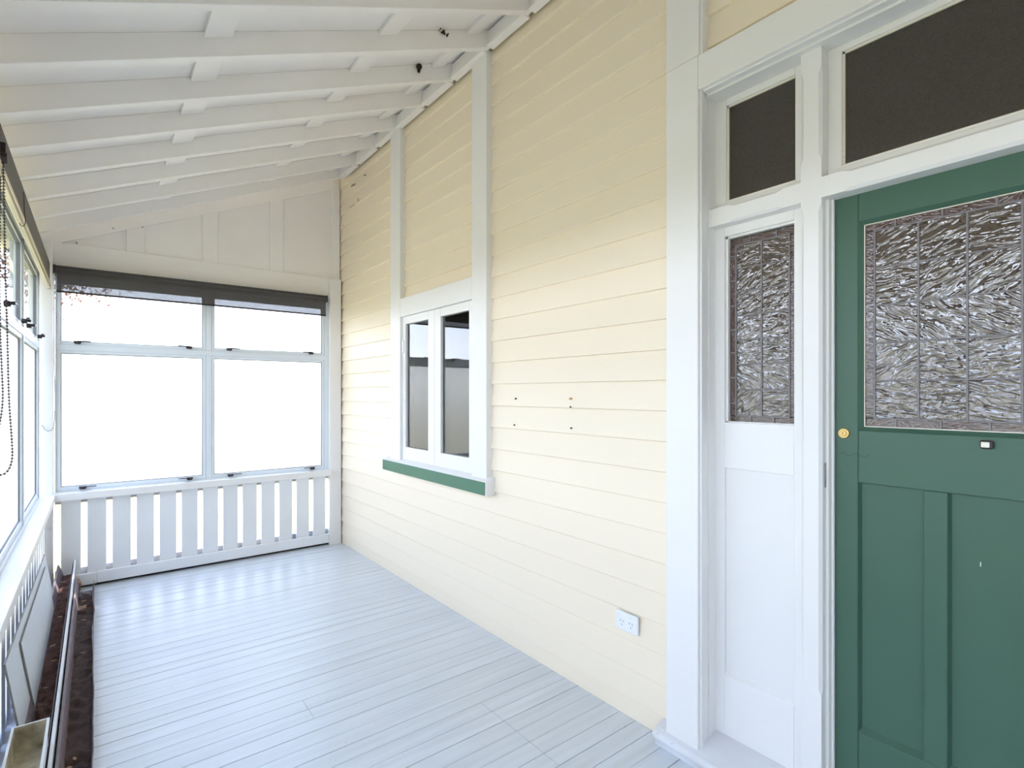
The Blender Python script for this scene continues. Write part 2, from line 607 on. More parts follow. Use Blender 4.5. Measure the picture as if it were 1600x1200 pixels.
def bank(name, kind, glass, ends, label, handles):
    f = wmap(kind)
    w = M().box(*f(ends[0], ends[1], 0.0, 0.055, 2.215, 2.300)).build(name, ALU, None, 0.002)
    tag(w, label, 'window', kind='structure')
    M().box(*f(ends[0], ends[1], -0.004, 0.055, 0.690, 0.708)).build('bottom_rail', ALU, w, 0.002)
    M().box(*f(ends[0], ends[1], 0.0, 0.055, 1.708, 1.750)).build('transom_rail', ALU, w, 0.002)
    edges = []
    gs = sorted(glass)
    edges.append((ends[0], gs[0][0] - 0.022))
    for a, b in zip(gs[:-1], gs[1:]):
        edges.append((a[1] + 0.022, b[0] - 0.022))
    edges.append((gs[-1][1] + 0.022, ends[1]))
    for a, b in edges:
        for z0, z1 in ((0.708, 1.708), (1.750, 2.215)):
            M().box(*f(a, b, 0.0, 0.055, z0, z1)).build('mullion', ALU, w, 0.002)
    for i, (a, b) in enumerate(gs):
        for lvl, (z0, z1) in enumerate(((ZG['b0'], ZG['b1']), (ZG['t0'], ZG['t1']))):
            e_, g_ = 0.0205, 0.0
            lo = 0.0265 if lvl == 0 else 0.0215
            hi = 0.0195 if lvl == 0 else 0.0295
            m = M()
            m.box(*f(a - e_, a, 0.006, 0.05, z0 - lo, z1 + hi))
            m.box(*f(b, b + e_, 0.006, 0.05, z0 - lo, z1 + hi))
            m.box(*f(a, b, 0.006, 0.05, z0 - lo, z0))
            m.box(*f(a, b, 0.006, 0.05, z1, z1 + hi))
            s = m.build('sash', ALU, w, 0.0015)
            m = M()
            t = 0.0045
            m.box(*f(a, a + t, 0.014, 0.03, z0, z1))
            m.box(*f(b - t, b, 0.014, 0.03, z0, z1))
            m.box(*f(a + t, b - t, 0.014, 0.03, z0, z0 + t))
            m.box(*f(a + t, b - t, 0.014, 0.03, z1 - t, z1))
            m.build('glazing_seal', SEAL, s)
            p = M()
            # frosted face towards the room, plain face outside
            if lvl == 0:
                bb = f(a, b, 0.020, 0.0245, z0, z1)
                p.box(*bb)
                room_face = 2 if kind == 'end' else 3
                p.mi = [1 if q == room_face else 0 for q in range(6)]
                p.build('pane', [PLAIN, FROST], s)
            else:
                p.box(*f(a, b, 0.020, 0.0245, z0, z1))
                room_face = 2 if kind == 'end' else 3
                p.mi = [1 if q == room_face else 0 for q in range(6)]
                p.build('pane', [PLAIN, CLEAR], s)
            if i in handles:
                for hs, dr in handles[i][lvl]:
                    handle(f, hs, z0 - 0.012 + (0.008 if lvl else 0.0), dr).build('window_catch', DARKP, s, 0.002)
    return w


bank('window_1', 'end', [(-0.198, 0.682), (0.764, 1.642)], (-0.228, 1.700), 'four pane end window bank with frosted lower panes', {
    0: [[(-0.076, 1), (0.588, -1)], [(-0.105, 1), (0.584, -1)]],
    1: [[(0.881, 1), (1.548, -1)], [(0.871, 1), (1.537, -1)]]})
lg = [(3.845, 4.722), (2.886, 3.763), (1.927, 2.804), (0.968, 1.845), (0.009, 0.886), (-0.95, -0.073), (-1.85, -1.032)]
bank('window_2', 'left', lg, (Y_BACK, 4.80), 'long window bank on the left with frosted lower panes', {
    6: [[], [(3.88, 1), (4.56, -1)]],
    5: [[], [(2.98, 1), (3.64, -1)]]})

# ------------------------------------------------------------------ left wall (below and above the windows)
wall_left = M().box(-0.36, -0.225, Y_BACK, 4.90, 0.645, 0.692).build('wall_left', WHITE, None, 0.006)
tag(wall_left, 'low slatted balustrade with wide white sill on the left', 'wall', kind='structure')
bx('top_plate', WHITE, wall_left, -0.40, -0.318, Y_BACK, 4.98, 2.302, 2.475)
bx('bottom_rail', SLAT, wall_left, -0.275, -0.245, Y_BACK, 4.86, 0.015, 0.10)
bx('back_rail', RAIL, wall_left, -0.335, -0.30, Y_BACK, 4.86, -0.02, 0.15)
bx('back_rail', RAIL, wall_left, -0.335, -0.30, Y_BACK, 4.86, 0.60, 0.645)
bx('corner_post', WHITE, wall_left, -0.345, -0.235, 4.868, 4.985, 0.0, 2.53, bevel=0.003)
yy = 4.86 - 0.109
while yy > Y_BACK:
    if True:
        bx('slat', SLAT, wall_left, -0.295, -0.275, yy, yy + 0.109, 0.03, 0.645)
    yy -= 0.1463

# ------------------------------------------------------------------ unseen end wall, added to block light from behind the camera
bw = M().box(-0.36, 1.84, Y_BACK - 0.05, Y_BACK, -0.1, 2.40)
bw.prism([(-0.36, 2.40), (1.84, 2.40), (1.84, zr(1.84) + 0.1), (-0.36, zr(-0.36) + 0.1)], 'y', Y_BACK - 0.05, Y_BACK)
tag(bw.build('wall_light_block', WHITE), 'unseen plain white end wall added behind the viewer to block light', 'wall', kind='structure')

# ------------------------------------------------------------------ end wall
wall_end = M()
wall_end.box(-0.30, 1.90, 4.963, 5.0, 2.30, 2.55)
wall_end.box(1.79, 1.90, 4.965, 5.0, -0.1, 2.30)
wall_end.prism([(-0.30, 2.55), (1.90, 2.55), (1.90, zr(1.90) + 0.06), (-0.30, zr(-0.30) + 0.06)], 'y', 4.963, 5.0)
wall_end = wall_end.build('wall_end', CEIL)
tag(wall_end, 'end wall with panelled gable above and slatted balustrade below', 'wall', kind='structure')
bx('sill', WHITE, wall_end, -0.235, 1.705, 4.862, 4.99, 0.645, 0.698, bevel=0.004)
bx('lintel', CEIL, wall_end, -0.235, 1.80, 4.945, 4.963, 2.30, 2.475, bevel=0.002)
bx('corner_post', WHITE, wall_end, 1.70, 1.806, 4.895, 5.0, 0.0, 2.468, bevel=0.003)
bx('corner_bead', CEIL, wall_end, 1.752, 1.806, 4.93, 4.963, 2.468, 3.37, bevel=0.003)
for x0, x1 in ((0.182, 0.294), (0.684, 0.790), (1.195, 1.302), (1.734, 1.752)):
    m = M()
    m.prism([(x0, 2.475), (x1, 2.475), (x1, zr(x1) - 0.062), (x0, zr(x0) - 0.062)], 'y', 4.945, 4.963)
    m.build('gable_batten', CEIL, wall_end, bevel=0.0015)
m = M()
m.prism([(-0.29, zr(-0.29) - 0.062), (1.76, zr(1.76) - 0.062), (1.76, zr(1.76) + 0.03), (-0.29, zr(-0.29) + 0.03)], 'y', 4.9445, 4.963)
m.build('raking_batten', CEIL, wall_end, bevel=0.0015)
for xx, zz in ((-0.11, 2.487), (0.10, 2.632), (0.28, 2.675)):
    M().cyl((xx, zz), 0.006, 'y', 4.942, 4.95, 8).build('nail_head', RAW, wall_end)
for i in range(13):
    x0 = -0.196 + 0.1463 * i
    bx('slat', SLAT, wall_end, x0, x0 + 0.109, 4.93, 4.95, 0.03, 0.648)
bx('bottom_rail', SLAT, wall_end, 0.005, 1.70, 4.905, 4.93, 0.022, 0.103, bevel=0.003)
bx('bottom_rail', SLAT, wall_end, -0.17, 0.004, 4.903, 4.928, 0.020, 0.100, bevel=0.003)
bx('back_rail', RAIL, wall_end, -0.23, 1.70, 4.952, 4.985, 0.05, 0.142)
bx('base_gap_shade', GAP, wall_end, -0.23, 1.70, 4.945, 4.985, -0.02, 0.05)  # dark strip standing in for the shade under the bottom rail
bx('back_rail', RAIL, wall_end, -0.23, 1.70, 4.952, 4.985, 0.612, 0.648)

# ------------------------------------------------------------------ casement window in the house wall
w3 = M().box(1.80, 1.87, 2.66, 3.617, 0.905, 0.93).build('window_3', WHITE)
tag(w3, 'white two leaf casement window with green edged sill', 'window', kind='structure')
bx('frame_jamb', WHITE, w3, 1.80, 1.87, 3.600, 3.617, 0.93, 1.97)
bx('frame_jamb', WHITE, w3, 1.80, 1.87, 2.660, 2.664, 0.93, 1.97)
for (a, b, ga, gb) in ((3.142, 3.600, 3.228, 3.566), (2.664, 3.138, 2.719, 3.060)):
    m = M()
    m.box(1.797, 1.835, a, ga, 0.915, 1.968)
    m.box(1.797, 1.835, gb, b, 0.915, 1.968)
    m.box(1.797, 1.835, ga, gb, 0.915, 1.006)
    m.box(1.797, 1.835, ga, gb, 1.912, 1.968)
    s = m.build('casement_sash', WHITE, w3, 0.002)
    p = M().box(1.815, 1.819, ga - 0.005, gb + 0.005, 1.001, 1.917)
    p.mi = [1 if q == 5 else 0 for q in range(6)]
    p.build('pane', [PLAIN, HOUSEGLASS], s)
bx('hinge', PLASTIC, w3, 1.788, 1.797, 3.585, 3.606, 1.70, 1.79, bevel=0.002)
m = M()
m.prism([(1.751, 0.813), (1.815, 0.813), (1.83, 0.915), (1.80, 0.915), (1.753, 0.893)], 'y', 2.477, 3.859)
sl = m.build('window_sill', WHITE, w3, 0.002)
bx('sill_front', SILLG, sl, 1.7495, 1.756, 2.484, 3.859, 0.815, 0.890)

# ------------------------------------------------------------------ hall entry: frame
def chbar(name, axis, a, b, u0, u1, front, back, chs, parent, material=WHITE):
    """Bar along 'z' (u = y) or 'y' (u = z) with stopped chamfers on its two front arrises.
    chs: list of (start, end) runs where the chamfer is cut."""
    c = 0.009
    st = [a]
    vals = [(a, 0.0)]
    for s, e in sorted(chs):
        vals += [(s, 0.0), (s + 0.022, c), (e - 0.022, c), (e, 0.0)]
    vals.append((b, 0.0))
    m = M()
    rings = []
    for t, cc in vals:
        cc = max(cc, 0.0002)
        sec = [(back, u0), (front + cc, u0), (front, u0 + cc), (front, u1 - cc), (front + cc, u1), (back, u1)]
        rings.append([(x, u, t) if axis == 'z' else (x, t, u) for x, u in sec])
    n = 6
    vs = [p for r in rings for p in r]
    fs = [(i * n + q, i * n + (q + 1) % n, (i + 1) * n + (q + 1) % n, (i + 1) * n + q) for i in range(len(rings) - 1) for q in range(n)]
    fs += [tuple(range(n))[::-1], tuple(range((len(rings) - 1) * n, len(rings) * n))]
    m.add(vs, fs)
    return m.build(name, material, parent)


YD1 = -0.085
frame = M().box(1.77, 1.84, 1.132, 1.272, 0.062, 2.664).build('trim_1', WHITE, None, 0.003)
tag(frame, 'white moulded timber entry frame around the green door', 'door frame', kind='structure')
bx('upper_post', WHITE, frame, 1.771, 1.84, 1.128, 1.272, 2.6655, 3.40, bevel=0.003)
bx('post_bead', WHITE, frame, 1.778, 1.84, 1.117, 1.128, 2.665, 3.40, bevel=0.002)
bx('header', WHITE, frame, 1.7705, 1.84, -0.32, 1.1315, 2.537, 2.664, bevel=0.003)
bx('soffit_strip', WHITE, frame, 1.786, 1.815, -0.30, 1.120, 2.528, 2.537, bevel=0.002)
bx('soffit', WHITE, frame, 1.815, 1.96, -0.30, 1.1315, 2.520, 2.60)
bx('jamb_lining', WHITE, frame, 1.84, 1.96, 1.128, 1.23, 0.06, 2.60)
bx('jamb_step', WHITE, frame, 1.782, 1.80, 1.1235, 1.132, 0.06, 2.537, bevel=0.002)
chbar('mullion', 'z', 0.06, 2.528, 0.729, 0.793, 1.838, 1.96, [(2.155, 2.46), (0.42, 2.015)], frame)
chbar('mullion', 'z', 0.06, 2.528, YD1 - 0.064, YD1, 1.838, 1.96, [(2.155, 2.46), (0.42, 2.015)], frame)
chbar('transom_bar', 'y', 0.793, 1.132, 2.032, 2.098, 1.838, 1.90, [(0.85, 1.05)], frame)
chbar('transom_bar', 'y', YD1, 0.729, 2.032, 2.098, 1.838, 1.96, [(YD1 + 0.06, 0.669)], frame)
bx('stop_bead', WHITE, frame, 1.868, 1.8985, 0.719, 0.729, 0.06, 2.032, bevel=0.002)
bx('stop_bead', WHITE, frame, 1.886, 1.8985, 0.7225 - 0.011, 0.719, 0.06, 2.032, bevel=0.002)
bx('jamb_post', WHITE, frame, 1.77, 1.84, YD1 - 0.30, YD1 - 0.16, 0.045, 2.537, bevel=0.003)
m = M()
m.prism([(1.859, 1.095), (1.872, 1.095), (1.872, 1.175), (1.859, 1.175)], 'y', 0.7265, 0.7292)
m.build('strike_plate', RAW, frame, bevel=0.001)

# threshold with a rounded nose
m = M()
nose = [(1.762 - 0.021 * math.cos(t), 0.041 + 0.021 * math.sin(t)) for t in [R(-75 + 20 * i) for i in range(9)]]
m.prism(nose + [(1.772, 0.0675), (1.886, 0.102), (2.0, 0.11), (2.0, 0.0), (1.760, 0.0)], 'y', -0.38, 1.318)
THR = mat('worn_white_threshold', (0.74, 0.75, 0.78), 0.35, var=0.5, scale=9, dark=(0.52, 0.50, 0.50), stretch=(1, 0.5, 1), spots=0.5, spot_scale=50)
th = m.build('trim_2', THR, None)
tag(th, 'white painted timber threshold with rounded nose below the entry', 'threshold', kind='structure')


# ------------------------------------------------------------------ leadlights
def leadlight(parent, x, ys, zs, border, top_j, bot_j, left_j, right_j, lw=0.0055):
    """ys: column lines left (high y) to right; zs: row lines top to bottom; border: outer y0, y1, z0, z1."""
    yo0, yo1, zo0, zo1 = border
    h = lw / 2

    def pane(name, mt, a, b, c, d):
        o = M().box(x + 0.004, x + 0.008, a, b, c, d).build(name, mt, parent)
        return o
    for a, b in zip(ys[:-1], ys[1:]):
        for c, d in zip(zs[:-1], zs[1:]):
            pane('glass_pane', LEADGLASS, b + h, a - h, d + h, c - h)

    def runs(lo, hi, js):
        q = sorted([lo, hi] + list(js))
        return list(zip(q[:-1], q[1:]))
    for a, b in runs(yo0, yo1, top_j):
        pane('border_pane', BORDERGLASS, a + h, b - h, zs[0] + h, zo1)
    for a, b in runs(yo0, yo1, bot_j):
        pane('border_pane', BORDERGLASS, a + h, b - h, zo0, zs[-1] - h)
    for a, b in runs(zs[-1], zs[0], left_j):
        pane('border_pane', BORDERGLASS, ys[0] + h, yo1, a + h, b - h)
    for a, b in runs(zs[-1], zs[0], right_j):
        pane('border_pane', BORDERGLASS, yo0, ys[-1] - h, a + h, b - h)
    m = M()
    x0, x1 = x, x + 0.008
    for yy in ys:
        m.box(x0, x1, yy - h, yy + h, zs[-1] - h, zs[0] + h)
    for zz in zs:
        m.box(x0 + 0.0004, x1, ys[-1], ys[0], zz - h, zz + h)
    for yy in top_j:
        m.box(x0, x1, yy - h, yy + h, zs[0], zo1)
    for yy in bot_j:
        m.box(x0, x1, yy - h, yy + h, zo0, zs[-1])
    for zz in left_j:
        m.box(x0, x1, ys[0], yo1, zz - h, zz + h)
    for zz in right_j:
        m.box(x0, x1, yo0, ys[-1], zz - h, zz + h)
    m.build('lead_came', LEAD, parent, 0.0012)
    M().box(x + 0.010, x + 0.014, yo0 - 0.01, yo1 + 0.01, zo0 - 0.01, zo1 + 0.01).build('backing_glass', DARKGLASS, parent)


# ------------------------------------------------------------------ front door
XD = 1.90
Dz0, Dz1 = 0.112, 2.050
door = empty('door_1', (XD + 0.02, 0.735, Dz0))
tag(door, 'green panelled front door with leadlight glass', 'door', kind='structure')


def leaf(name, y0, y1, z0, z1, b=0.003):
    return M().box(XD, XD + 0.042, y0, y1, z0, z1).build(name, GREEN, door, b)


GY0, GY1, GZ0, GZ1 = 0.004, 0.646, 1.284, 1.944
leaf('stile', GY1, 0.7235, Dz0, Dz1)
leaf('stile', YD1 + 0.004, GY0, Dz0, Dz1)
leaf('top_rail', GY0, GY1, GZ1, Dz1)
leaf('lock_rail', GY0, GY1, 1.118, GZ0)
leaf('bottom_rail', GY0, GY1, Dz0, 0.328)
leaf('muntin', 0.421, 0.477, 0.328, 1.118)
leaf('muntin', 0.196, 0.252, 0.328, 1.118)
for a, b in ((0.477, GY1), (0.252, 0.421), (GY0, 0.196)):
    M().box(XD + 0.016, XD + 0.03, a, b, 0.328, 1.118).build('door_panel', GREEN, door)
    m = M()
    m.prism([(XD + 0.001, 0.328), (XD + 0.016, 0.343), (XD + 0.016, 0.328)], 'y', a, b)
    m.prism([(XD + 0.001, b), (XD + 0.016, b), (XD + 0.016, b - 0.006)], 'z', 0.328, 1.118)
    m.build('panel_bevel', GREEN, door)
m = M()
t = 0.004
q = (GY0 + 0.013, GY1 - 0.013, GZ0 + 0.011, GZ1 - 0.011)
for b in ((q[0], q[1], q[2], q[2] + 0.003), (q[0], q[1], q[3] - 0.0025, q[3]), (q[1] - 0.0025, q[1], q[2], q[3]), (q[0], q[0] + 0.0025, q[2], q[3])):
    m.box(XD + 0.011, XD + 0.02, *b)
m.build('putty_line', PUTTY, door)
m = M()
w_ = 0.0135
m.prism([(XD + 0.001, GY1), (XD + 0.022, GY1), (XD + 0.022, GY1 - w_), (XD + 0.014, GY1 - w_)], 'z', GZ0, GZ1)
m.prism([(XD + 0.001, GY0), (XD + 0.014, GY0 + w_), (XD + 0.022, GY0 + w_), (XD + 0.022, GY0)], 'z', GZ0, GZ1)
m.prism([(XD + 0.001, GZ0), (XD + 0.014, GZ0 + 0.011), (XD + 0.022, GZ0 + 0.011), (XD + 0.022, GZ0)], 'y', GY0, GY1)
m.prism([(XD + 0.001, GZ1), (XD + 0.022, GZ1), (XD + 0.022, GZ1 - 0.011), (XD + 0.014, GZ1 - 0.011)], 'y', GY0, GY1)
m.build('glazing_moulding', GREEN, door)
ys = [0.605 - 0.112 * i for i in range(6)]
zs = [1.908 - 0.117 * i for i in range(6)]
leadlight(door, XD + 0.012, ys, zs, (GY0 + 0.0155, GY1 - 0.0155, GZ0 + 0.0135, GZ1 - 0.0135),
          [0.551, 0.436, 0.319, 0.205, 0.09], [0.549, 0.440, 0.333, 0.22, 0.105], [1.862, 1.686, 1.482, 1.387], [1.80, 1.62, 1.45])
lk = M().cyl((0.686, 1.272), 0.0165, 'x', XD - 0.006, XD + 0.01, 20, 0.0165).build('lock_cylinder', BRASS, door, 0.002)
M().cyl((0.686, 1.272), 0.0095, 'x', XD - 0.010, XD - 0.005, 16).build('lock_plug', BRASS, lk, 0.001)
bx('keyhole', HOLE, lk, XD - 0.0105, XD - 0.0098, 0.6852, 0.6868, 1.267, 1.277)
lk2 = M().box(XD - 0.014, XD, 0.322, 0.350, 1.250, 1.274).build('doorbell', DARKP, door, 0.005)
M().box(XD - 0.017, XD - 0.013, 0.329, 0.347, 1.2545, 1.2695).build('push_button', BUTTON, lk2, 0.002)
m = M()
pts = [(XD - 0.0002, 0.70 - 0.012 * i, 1.205 + 0.006 * math.sin(i * 1.9)) for i in range(8)]
m.tube(pts, 0.0006, 4)
m.build('paint_crack', HOLE, door)
for yy, zz, h in ((0.353, 0.93, 0.006), (0.715, 0.62, 0.02)):
    bx('paint_chip', WHITE, door, XD + (0.0155 if yy < 0.4 else -0.0003), XD + 0.017, yy - 0.001, yy + 0.001, zz - h, zz + h)

# ------------------------------------------------------------------ sidelight and fanlights
w4 = empty('window_4', (1.90, 0.96, 0.10))
tag(w4, 'tall leadlight sidelight left of the green door', 'window', kind='structure')
SX0, SX1 = 1.886, 1.93
SG = (0.836, 1.092, 1.291, 1.998)
bx('stile', WHITE, w4, SX0, SX1, SG[1], 1.131, 0.09, 2.0325, bevel=0.002)
bx('stile', WHITE, w4, SX0, SX1, 0.79, SG[0], 0.09, 2.0325, bevel=0.002)
bx('top_rail', WHITE, w4, SX0, SX1, SG[0], SG[1], SG[3], 2.0325, bevel=0.002)
bx('middle_rail', WHITE, w4, SX0, SX1, SG[0], SG[1], 1.118, SG[2], bevel=0.002)
bx('bottom_rail', WHITE, w4, SX0, SX1, SG[0], SG[1], 0.09, 0.328, bevel=0.002)
bx('lower_panel', WHITE, w4, SX0 + 0.012, SX1 - 0.01, SG[0], SG[1], 0.328, 1.118)
m = M()
m.prism([(SX0 + 0.001, 0.328), (SX0 + 0.012, 0.338), (SX0 + 0.012, 0.328)], 'y', SG[0], SG[1])
m.build('panel_bevel', WHITE, w4)
m = M()
t = 0.008
for b in ((SG[1] - t, SG[1], SG[2], SG[3]), (SG[0], SG[0] + 0.003, SG[2], SG[3]), (SG[0], SG[1], SG[2], SG[2] + 0.004), (SG[0], SG[1], SG[3] - t, SG[3])):
    m.box(SX0 + 0.012, SX0 + 0.03, *b)
m.build('glazing_bead', WHITE, w4)
leadlight(w4, 1.906, [1.058, 0.960, 0.861], [1.959, 1.871, 1.784, 1.693, 1.602, 1.510, 1.414, 1.317], (0.839, 1.082, 1.294, 1.984),
          [1.004, 0.906], [1.000, 0.916], [1.921, 1.828, 1.732, 1.642, 1.555, 1.460, 1.364], [1.929, 1.846, 1.747, 1.661, 1.540, 1.458, 1.365])


def fanlight(name, y0, y1, g, label):
    w = empty(name, (1.90, (y0 + y1) / 2, 2.09))
    tag(w, label, 'window', kind='structure')
    m = M()
    m.box(SX0, SX1, g[1], y1, 2.098, 2.52)
    m.box(SX0, SX1, y0, g[0], 2.098, 2.52)
    m.box(SX0, SX1, g[0], g[1], 2.098, g[2])
    m.box(SX0, SX1, g[0], g[1], g[3], 2.52)
    m.build('sash', WHITE, w, 0.002)
    m = M()
    t = 0.007
    for b in ((g[1] - t, g[1], g[2], g[3]), (g[0], g[0] + 0.003, g[2], g[3]), (g[0], g[1], g[2], g[2] + 0.004), (g[0], g[1], g[3] - t, g[3])):
        m.box(SX0 + 0.008, SX0 + 0.02, *b)
    m.build('glazing_bead', PUTTY, w)
    # weather bead on the sill of the sash
    m = M()
    m.prism([(SX0 - 0.012, 2.098), (SX0, 2.098), (SX0, g[2] - 0.006), (SX0 - 0.004, g[2] - 0.010)], 'y', y0 + 0.004, y1 - 0.004)
    m.build('sill_bead', WHITE, w, 0.002)
    bx('pane', DARKGLASS, w, SX0 + 0.013, SX0 + 0.018, g[0], g[1], g[2], g[3])
    return w


fanlight('window_5', 0.793, 1.131, (0.832, 1.085, 2.132, 2.495), 'small square dark glass fanlight above the sidelight')
fanlight('window_6', YD1, 0.729, (YD1 + 0.046, 0.688, 2.134, 2.500), 'wide dark glass fanlight above the green door')

# ------------------------------------------------------------------ roller blinds
b1 = empty('roller_blind', (0.71, 4.87, 2.30))
tag(b1, 'dark see-through mesh roller blind lowered slightly over the end window', 'blind')
M().cyl((4.885, 2.268), 0.026, 'x', -0.222, 1.655, 18).build('roller', CASS, b1, smooth=False)
M().box(-0.215, 1.650, 4.8585, 4.8600, 2.118, 2.294).build('mesh_fabric', FABRIC, b1)
M().box(-0.222, 1.655, 4.8600, 4.885, 2.240, 2.2945).build('fabric_wrap', mat('grey_fabric_roll', (0.085, 0.080, 0.085), 0.8), b1)
M().box(-0.217, 1.652, 4.854, 4.864, 2.106, 2.119).build('bottom_bar', DARKP, b1, 0.002)
bx('end_bracket', DARKP, b1, -0.235, -0.222, 4.855, 4.925, 2.235, 2.297)
bx('end_bracket', DARKP, b1, 1.655, 1.667, 4.855, 4.925, 2.235, 2.297)
m = M()
cp = [(-0.228, 4.856, 2.24), (-0.229, 4.856, 1.9), (-0.228, 4.856, 1.60), (-0.225, 4.856, 1.35), (-0.226, 4.855, 1.22), (-0.232, 4.855, 1.165),
      (-0.245, 4.855, 1.145), (-0.262, 4.855, 1.142), (-0.280, 4.855, 1.155), (-0.292, 4.855, 1.185)]
m.tube(cp, 0.0022, 6)
m.build('cord_loop', mat('grey_cord', (0.25, 0.25, 0.27), 0.6), b1)

b2 = empty('roller_blind', (-0.26, 3.62, 2.30))
tag(b2, 'brown roller blind rolled up with gold rail along the left windows', 'blind')
M().cyl((-0.277, 2.262), 0.028, 'y', 2.44, 4.81, 16).build('roller', CASS, b2)
M().box(-0.2555, -0.2500, 2.43, 4.82, 2.155, 2.297).build('fabric_face', CASS, b2)
M().box(-0.300, -0.2555, 2.43, 4.82, 2.291, 2.297).build('cassette_top', CASS, b2)
m = M()
m.box(-0.262, -0.244, 2.425, 4.822, 2.146, 2.164)
m.build('gold_rail', GOLD, b2, 0.003)
m = M()
m.box(-0.264, -0.247, 2.425, 4.822, 2.118, 2.140)
m.build('gold_rail', GOLD, b2, 0.003)
M().box(-0.260, -0.252, 2.43, 4.818, 2.138, 2.148).build('rail_groove', DARKP, b2)
bx('end_cap', DARKP, b2, -0.264, -0.246, 4.822, 4.827, 2.117, 2.165)
b3 = empty('roller_blind', (-0.26, 1.2, 2.30))
tag(b3, 'brown roller blind over the nearest left windows, mirrored in the door glass', 'blind')
M().cyl((-0.277, 2.262), 0.028, 'y', 0.0, 2.39, 16).build('roller', CASS, b3)
M().box(-0.2555, -0.2500, 0.0, 2.40, 2.155, 2.297).build('fabric_face', CASS, b3)
m = M()
m.box(-0.262, -0.244, 0.0, 2.40, 2.118, 2.164)
m.build('gold_rail', GOLD, b3, 0.003)
m = M()
m.cyl((2.434, 2.185), 0.018, 'x', -0.249, -0.232, 12)
m.box(-0.250, -0.236, 2.426, 2.442, 2.185, 2.235)
m.build('chain_pulley', DARKP, b2, 0.002)


def beads(pts, step=0.0108, r=0.0046):
    m = M()
    m.tube(pts, 0.0015, 4)
    P = [Vector(p) for p in pts]
    acc = 0.0
    for a, b in zip(P[:-1], P[1:]):
        L = (b - a).length
        d = acc
        while d < L:
            q = a.lerp(b, d / L)
            m.octa(q, r)
            d += step
        acc = d - L
    return m


def smooth_path(p, n=6):
    P = [Vector(q) for q in p]
    out = []
    for i in range(len(P) - 1):
        p0, p1, p2, p3 = P[max(i - 1, 0)], P[i], P[i + 1], P[min(i + 2, len(P) - 1)]
        for k in range(n):
            t = k / n
            out.append(0.5 * ((2 * p1) + (-p0 + p2) * t + (2 * p0 - 5 * p1 + 4 * p2 - p3) * t * t + (-p0 + 3 * p1 - 3 * p2 + p3) * t ** 3))
    out.append(P[-1])
    return out


YC = 2.43
ch = [(-0.243, 2.176), (-0.238, 1.815), (-0.234, 1.645), (-0.229, 1.389), (-0.221, 1.218), (-0.224, 1.165), (-0.235, 1.138), (-0.251, 1.131),
      (-0.261, 1.16), (-0.262, 1.22), (-0.253, 1.288), (-0.246, 1.347), (-0.244, 1.40), (-0.246, 1.47), (-0.251, 1.644), (-0.252, 1.9), (-0.249, 2.176)]
beads(smooth_path([(a, YC, z) for a, z in ch])).build('bead_chain', DARKP, b2)
m = M()
m.tube(smooth_path([(-0.246, 3.10, 2.27), (-0.243, 3.08, 2.22), (-0.240, 3.06, 2.17), (-0.236, 3.05, 2.135), (-0.240, 3.045, 2.112), (-0.250, 3.04, 2.11), (-0.256, 3.03, 2.13)]), 0.0016, 5)
m.build('wire_clip', DARKP, b2)

# ------------------------------------------------------------------ power outlet
po = M().box(1.800, 1.8125, 1.437, 1.556, 0.372, 0.452).build('power_outlet', PLASTIC, None, 0.003)
tag(po, 'white double power outlet low on the cream boards', 'outlet')
for yc in (1.527, 1.466):
    s = M().cyl((yc + 0.012, 0.437), 0.0065, 'x', 1.7975, 1.801, 12).build('rocker_switch', PLASTIC, po, 0.001)
for yc in (1.521, 1.472):
    m = M()
    for dy, dz_, tilt in ((0.008, 0.008, 0.5), (-0.008, 0.008, -0.5), (0.0, -0.008, 0.0)):
        c, s_ = math.cos(tilt), math.sin(tilt)
        q = [(yc + dy + a * c - b * s_, 0.405 + dz_ + a * s_ + b * c) for a, b in ((-0.0012, -0.0045), (0.0012, -0.0045), (0.0012, 0.0045), (-0.0012, 0.0045))]
        m.prism(q, 'x', 1.7995, 1.8015)
    m.build('socket_slots', SEAL, po)

# ------------------------------------------------------------------ things along the left wall
# cement sheets leaning on the slats
def sheet(y0, y1, ztop0, ztop1, off, label, nm='cement_sheet'):
    def X(z):
        return -0.245 + 0.15 * (0.469 - z) + off
    t = 0.006
    vs = []
    for (yy, zz) in ((y0, 0.004), (y1, 0.004), (y1, ztop1), (y0, ztop0)):
        vs.append((X(zz), yy, zz))
    vs += [(v[0] - t, v[1], v[2] - 0.0009) for v in vs]
    o = M().add(vs, [(0, 1, 2, 3)], 0).add(vs, [(7, 6, 5, 4), (0, 4, 5, 1), (1, 5, 6, 2), (2, 6, 7, 3), (3, 7, 4, 0)], 1).build(nm, [SHEET, EDGE])
    return tag(o, label, 'sheet', 'cement sheets leaning on the balustrade')


sheet(2.51, 4.23, 0.469, 0.437, 0.0, 'longer pale cement sheet leaning against the balustrade slats')
sheet(2.82, 4.05, 0.424, 0.405, 0.0075, 'smaller pale cement sheet leaning in front of the longer one')


